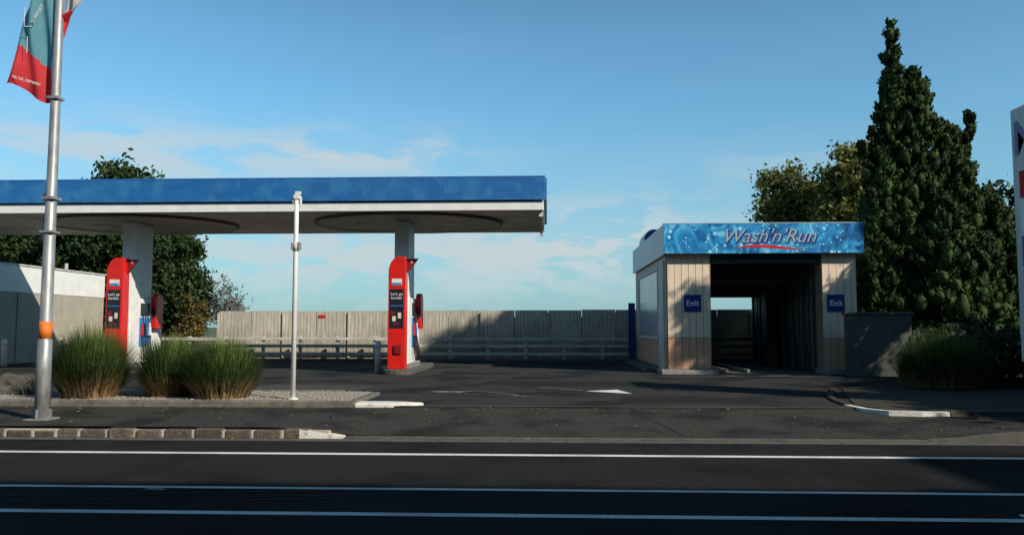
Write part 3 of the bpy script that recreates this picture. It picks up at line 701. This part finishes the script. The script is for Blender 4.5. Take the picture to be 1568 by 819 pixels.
# ------------------------------------------------------------------ cypress (knobbly multi-spire)
def cypress(name, base, spires, seed):
    r=random.Random(seed); e=empty(name,base)
    V=[];F=[]; ico=bmesh.new(); bmesh.ops.create_icosphere(ico,subdivisions=2,radius=1)
    iv=[v.co.copy() for v in ico.verts]; ifc=[tuple(v.index for v in f.verts) for f in ico.faces]; ico.free()
    leaves=[];ups=[]; coreV=[];coreF=[]
    for (p0,p1,rm,dens,bend) in spires:
        p0=Vector(p0);p1=Vector(p1)
        def ax(t): return p0.lerp(p1,t)+Vector((bend[0],bend[1],0))*math.sin(t*math.pi)+Vector((.10*math.sin(t*9+p0.x),.08*math.cos(t*11),0))*t
        def rad(t): return rm*min(1,(.6+t*2.2))*max(0,(1-t))**.60*(1+.16*math.sin(t*15+p0.x*3))+.05
        pts=[ax(i/14*.97) for i in range(15)]
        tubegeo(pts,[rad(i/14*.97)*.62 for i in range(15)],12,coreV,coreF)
        for k in range(int(dens)):
            t=r.random()**1.05
            rr=rad(t)*r.uniform(.70,1.18); a=r.uniform(0,2*math.pi)
            out=Vector((math.cos(a),math.sin(a),0)); c=ax(t)+out*rr*.88
            s=(.09+.09*(1-t)*min(1,rm))*r.uniform(.6,1.4)*(.75 if rm<.5 else 1.0)
            tip=(Vector((0,0,1))+out*r.uniform(.25,1.1)).normalized()
            q=tip.to_track_quat('Z','Y'); st=r.uniform(1.2,2.0); k0=len(V); off=Vector((r.random()*50,r.random()*50,0))
            for v in iv:
                w=Vector((v.x,v.y,v.z*st)); w=w*(1+.38*mnoise.noise(v*1.9+off)); w.x*=(1-.25*v.z); w.y*=(1-.25*v.z)
                V.append(c+q@(w*s))
            F+= [tuple(i+k0 for i in f) for f in ifc]
            m=40
            d=unit(rng.normal(size=(m,3)))
            L=np.array([list(c+q@(Vector((x_*s,y_*s,z_*s*st))*r.uniform(.9,1.35))) for x_,y_,z_ in d]); leaves.append(L); ups.append(np.tile(np.array(tip),(m,1))*.8+d*.5)
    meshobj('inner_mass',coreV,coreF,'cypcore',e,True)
    meshobj('foliage_clumps',V,F,'cyp',e,True)
    fastmesh('foliage_sprays',leafquads(np.concatenate(leaves),.065,np.concatenate(ups),2.2),4,'cyp',e)
    tube('trunk',[base,(base[0],base[1],base[2]+2.5)],[.3,.22],'bark',e)
    return e
B=(11.3,24.6,.1)
sp=[((11.15,24.6,.4),(11.15,24.5,9.35),1.50,640,(.05,0)),
    ((10.85,24.5,6.5),(10.55,24.5,10.9),.40,120,(.08,0)),
    ((10.75,24.4,.5),(10.35,24.3,9.0),.85,300,(-.05,0)),
    ((11.8,24.5,.4),(12.15,24.5,7.6),1.4,460,(.1,0)),
    ((12.0,24.5,5.2),(12.80,24.5,8.05),.27,80,(.26,0)),
    ((12.9,24.5,4.6),(12.55,24.5,6.7),.32,50,(.15,0)),
    ((12.9,24.6,.3),(13.3,24.6,5.6),1.15,340,(.1,0)),
    ((13.3,24.2,.3),(13.7,24.2,4.4),1.0,250,(.1,0)),
    ((10.4,24.2,.3),(10.0,24.2,7.0),.95,320,(-.1,0)),
    ((10.3,24.1,5.6),(9.70,24.1,7.6),.20,40,(.10,0)),
    ((10.1,24.1,5.0),(9.45,24.1,7.05),.20,34,(.10,0)),
    ((10.0,24.0,.3),(9.7,24.0,4.9),.8,240,(-.05,0)),
    ((11.6,23.6,.3),(11.5,23.6,5.2),1.45,340,(0,0)),
    ((12.6,23.8,.3),(12.6,23.8,4.2),1.3,260,(0,0))]
cypress('cypress_tree',B,sp,3)

# street trees on the verge off to the right of the view
tree('street_tree',(14.8,16.3,.2),6.4,[(14.65,15.0,9.9,.55,.36,1.1),(14.8,15.1,8.4,.6,.40,.8),(14.9,17.9,7.0,.9,.8,1.1),(14.9,16.6,6.3,.8,.7,.9)],230,48,.10,.33,'leafm',.12)
tree('street_tree',(17.0,10.0,.13),3.6,[(16.0,9.8,5.2,2.3,2.3,1.5),(18.2,10.6,5.6,2.3,2.3,1.6),(15.0,7.8,5.0,2.0,1.7,1.3),(13.8,9.4,4.4,1.5,1.5,1.0)],1000,50,.16,.6,'leafm',.2)
tree('street_tree',(17.0,13.4,.2),3.5,[(16.0,12.7,5.2,2.1,1.8,1.4),(18.5,13.0,5.9,2.4,2.2,1.7),(14.6,11.6,4.6,1.7,1.5,1.2),(15.2,14.0,4.6,1.2,1.0,1.0)],900,50,.16,.6,'leafm',.2)
tree('gum_tree',(18.0,15.8,.2),11.0,[(17.2,15.2,17.1,1.1,1.1,.9),(18.6,16.2,16.7,1.1,1.1,1.2),(16.5,15.6,15.8,1.2,1.2,.9),(17.6,15.8,14.9,1.5,1.5,1.0)],480,46,.15,.5,'leafm',.28)

# ------------------------------------------------------------------ shops behind the viewpoint
sh=empty('shop_building',(20,-9,0))
HH=12.6
box('walls',(-22,-16,0),(75,-4.0,HH-.4),'brick',sh)
L=[];x=-22
while x<75:
    w=random.choice([5,6,7]); L.append(((x,-4.2,HH-.4),(min(x+w,75),-3.98,HH-.05+random.uniform(-.15,.15)))); x+=w
boxes('parapet',L,'brick',sh)
box('upper_storey',(22.8,-12,HH-.38),(60,-4.4,HH+2.6),'brick',sh)
boxes('shop_windows',[((-21+6*k,-3.995,.6),(-16.5+6*k,-3.96,2.8)) for k in range(16)],'dark',sh)
boxes('upper_windows',[((-20.5+3*k,-3.995,zz),(-19.2+3*k,-3.96,zz+1.6)) for k in range(31) for zz in (4.4,8.2)],'dark',sh)
box('awning',(-22,-3.97,3.0),(75,-2.2,3.15),'brick',sh)

# ------------------------------------------------------------------ light
EL=R(33.0); azv=Vector((.8,-.6)).normalized()
sdir=Vector((azv.x*math.cos(EL),azv.y*math.cos(EL),math.sin(EL)))
sl=bpy.data.lights.new('sun','SUN'); sl.energy=5.0; sl.angle=R(.5); sl.color=(1,.91,.76)
so=bpy.data.objects.new('sun',sl); so.rotation_euler=(-sdir).to_track_quat('-Z','Y').to_euler(); so.location=(30,-25,20); COL.objects.link(so)

w=bpy.data.worlds.new('World'); scene.world=w; w.use_nodes=True
N=w.node_tree.nodes; L=w.node_tree.links; bg=N['Background']; bg.inputs[1].default_value=.11
sky=N.new('ShaderNodeTexSky'); sky.sky_type='NISHITA'; sky.sun_disc=False; sky.sun_elevation=EL; sky.sun_rotation=math.atan2(azv.x,azv.y)
sky.air_density=1.0; sky.dust_density=.3; sky.ozone_density=2.0
tc=N.new('ShaderNodeTexCoord'); spx=N.new('ShaderNodeSeparateXYZ'); L.new(tc.outputs['Generated'],spx.inputs[0])
def mth(op,a,b=None,c=None):
    n=N.new('ShaderNodeMath'); n.operation=op
    for i,v in enumerate((a,b,c)):
        if v is None: continue
        if isinstance(v,(int,float)): n.inputs[i].default_value=v
        else: L.new(v,n.inputs[i])
    return n.outputs[0]
u=mth('ARCTAN2',spx.outputs[0],spx.outputs[1]); zz=spx.outputs[2]
def gauss(u0,a,z0,b):
    du=mth('DIVIDE',mth('SUBTRACT',u,u0),a); dz=mth('DIVIDE',mth('SUBTRACT',zz,z0),b)
    return mth('POWER',2.718,mth('MULTIPLY',mth('ADD',mth('MULTIPLY',du,du),mth('MULTIPLY',dz,dz)),-1.0))
def nse(su,sz,sc,det,off,rough=.6):
    cb=N.new('ShaderNodeCombineXYZ'); L.new(mth('MULTIPLY',u,su),cb.inputs[0]); L.new(mth('MULTIPLY',zz,sz),cb.inputs[1]); cb.inputs[2].default_value=off
    n=N.new('ShaderNodeTexNoise'); n.inputs['Scale'].default_value=sc; n.inputs['Detail'].default_value=det; n.inputs['Roughness'].default_value=rough; n.inputs['Distortion'].default_value=.4
    L.new(cb.outputs[0],n.inputs['Vector']); return n.outputs['Fac']
def mrg(v,a,b,c=0,d=1):
    n=N.new('ShaderNodeMapRange'); L.new(v,n.inputs[0]); n.inputs[1].default_value=a;n.inputs[2].default_value=b;n.inputs[3].default_value=c;n.inputs[4].default_value=d; return n.outputs[0]
n1=nse(7,24,1.5,9,3.1,.55); n2=nse(8,24,1.6,9,5.3,.58)
hi_=mth('ADD',mth('ADD',gauss(-.50,.22,.195,.035),gauss(-.215,.13,.212,.026)),mth('MULTIPLY',gauss(.28,.10,.19,.022),.4))
ch=mth('MULTIPLY',mth('ADD',mth('MULTIPLY',mrg(n1,.43,.57),.85),.15),hi_)
lo_=mth('ADD',gauss(-.25,.36,.085,.055),mth('MULTIPLY',gauss(.08,.18,.11,.05),.8))
cl=mth('MULTIPLY',mth('ADD',mth('MULTIPLY',mrg(n2,.44,.55),.80),.20),lo_)
gen=mth('MULTIPLY',mrg(nse(2.5,14,1.5,7,1.3),.52,.8),mrg(zz,.42,.12))
hz=mth('MULTIPLY',mrg(zz,.26,.02),.75)
cf=mth('MINIMUM',mth('ADD',mth('ADD',mth('MULTIPLY',ch,.80),mth('MULTIPLY',cl,.85)),mth('MULTIPLY',gen,.12)),.92)
tint=N.new('ShaderNodeMix'); tint.data_type='RGBA'; tint.blend_type='MULTIPLY'; tint.inputs[0].default_value=1; tint.inputs[7].default_value=(.86,1.34,1.36,1)
L.new(sky.outputs[0],tint.inputs[6])
mh=N.new('ShaderNodeMix'); mh.data_type='RGBA'; mh.inputs[7].default_value=(1.75,3.3,4.4,1)
L.new(hz,mh.inputs[0]); L.new(tint.outputs[2],mh.inputs[6])
mx=N.new('ShaderNodeMix'); mx.data_type='RGBA'; mx.inputs[7].default_value=(5.1,5.9,6.2,1)
L.new(cf,mx.inputs[0]); L.new(mh.outputs[2],mx.inputs[6])
vs=N.new('ShaderNodeVectorMath'); vs.operation='SCALE'; L.new(mx.outputs[2],vs.inputs[0]); L.new(mrg(zz,.34,.80,1.0,.35),vs.inputs['Scale'])
L.new(vs.outputs[0],bg.inputs[0])

# ------------------------------------------------------------------ camera
cd=bpy.data.cameras.new('camera'); cd.lens=28.0; cd.sensor_width=36; cd.clip_end=6000; cd.clip_start=.05
co=bpy.data.objects.new('camera',cd); co.location=(0,0,1.5); co.rotation_euler=(R(90+4.27),0,R(2.5)); COL.objects.link(co); scene.camera=co
scene.view_settings.view_transform='Standard'; scene.view_settings.look='None'; scene.view_settings.exposure=0
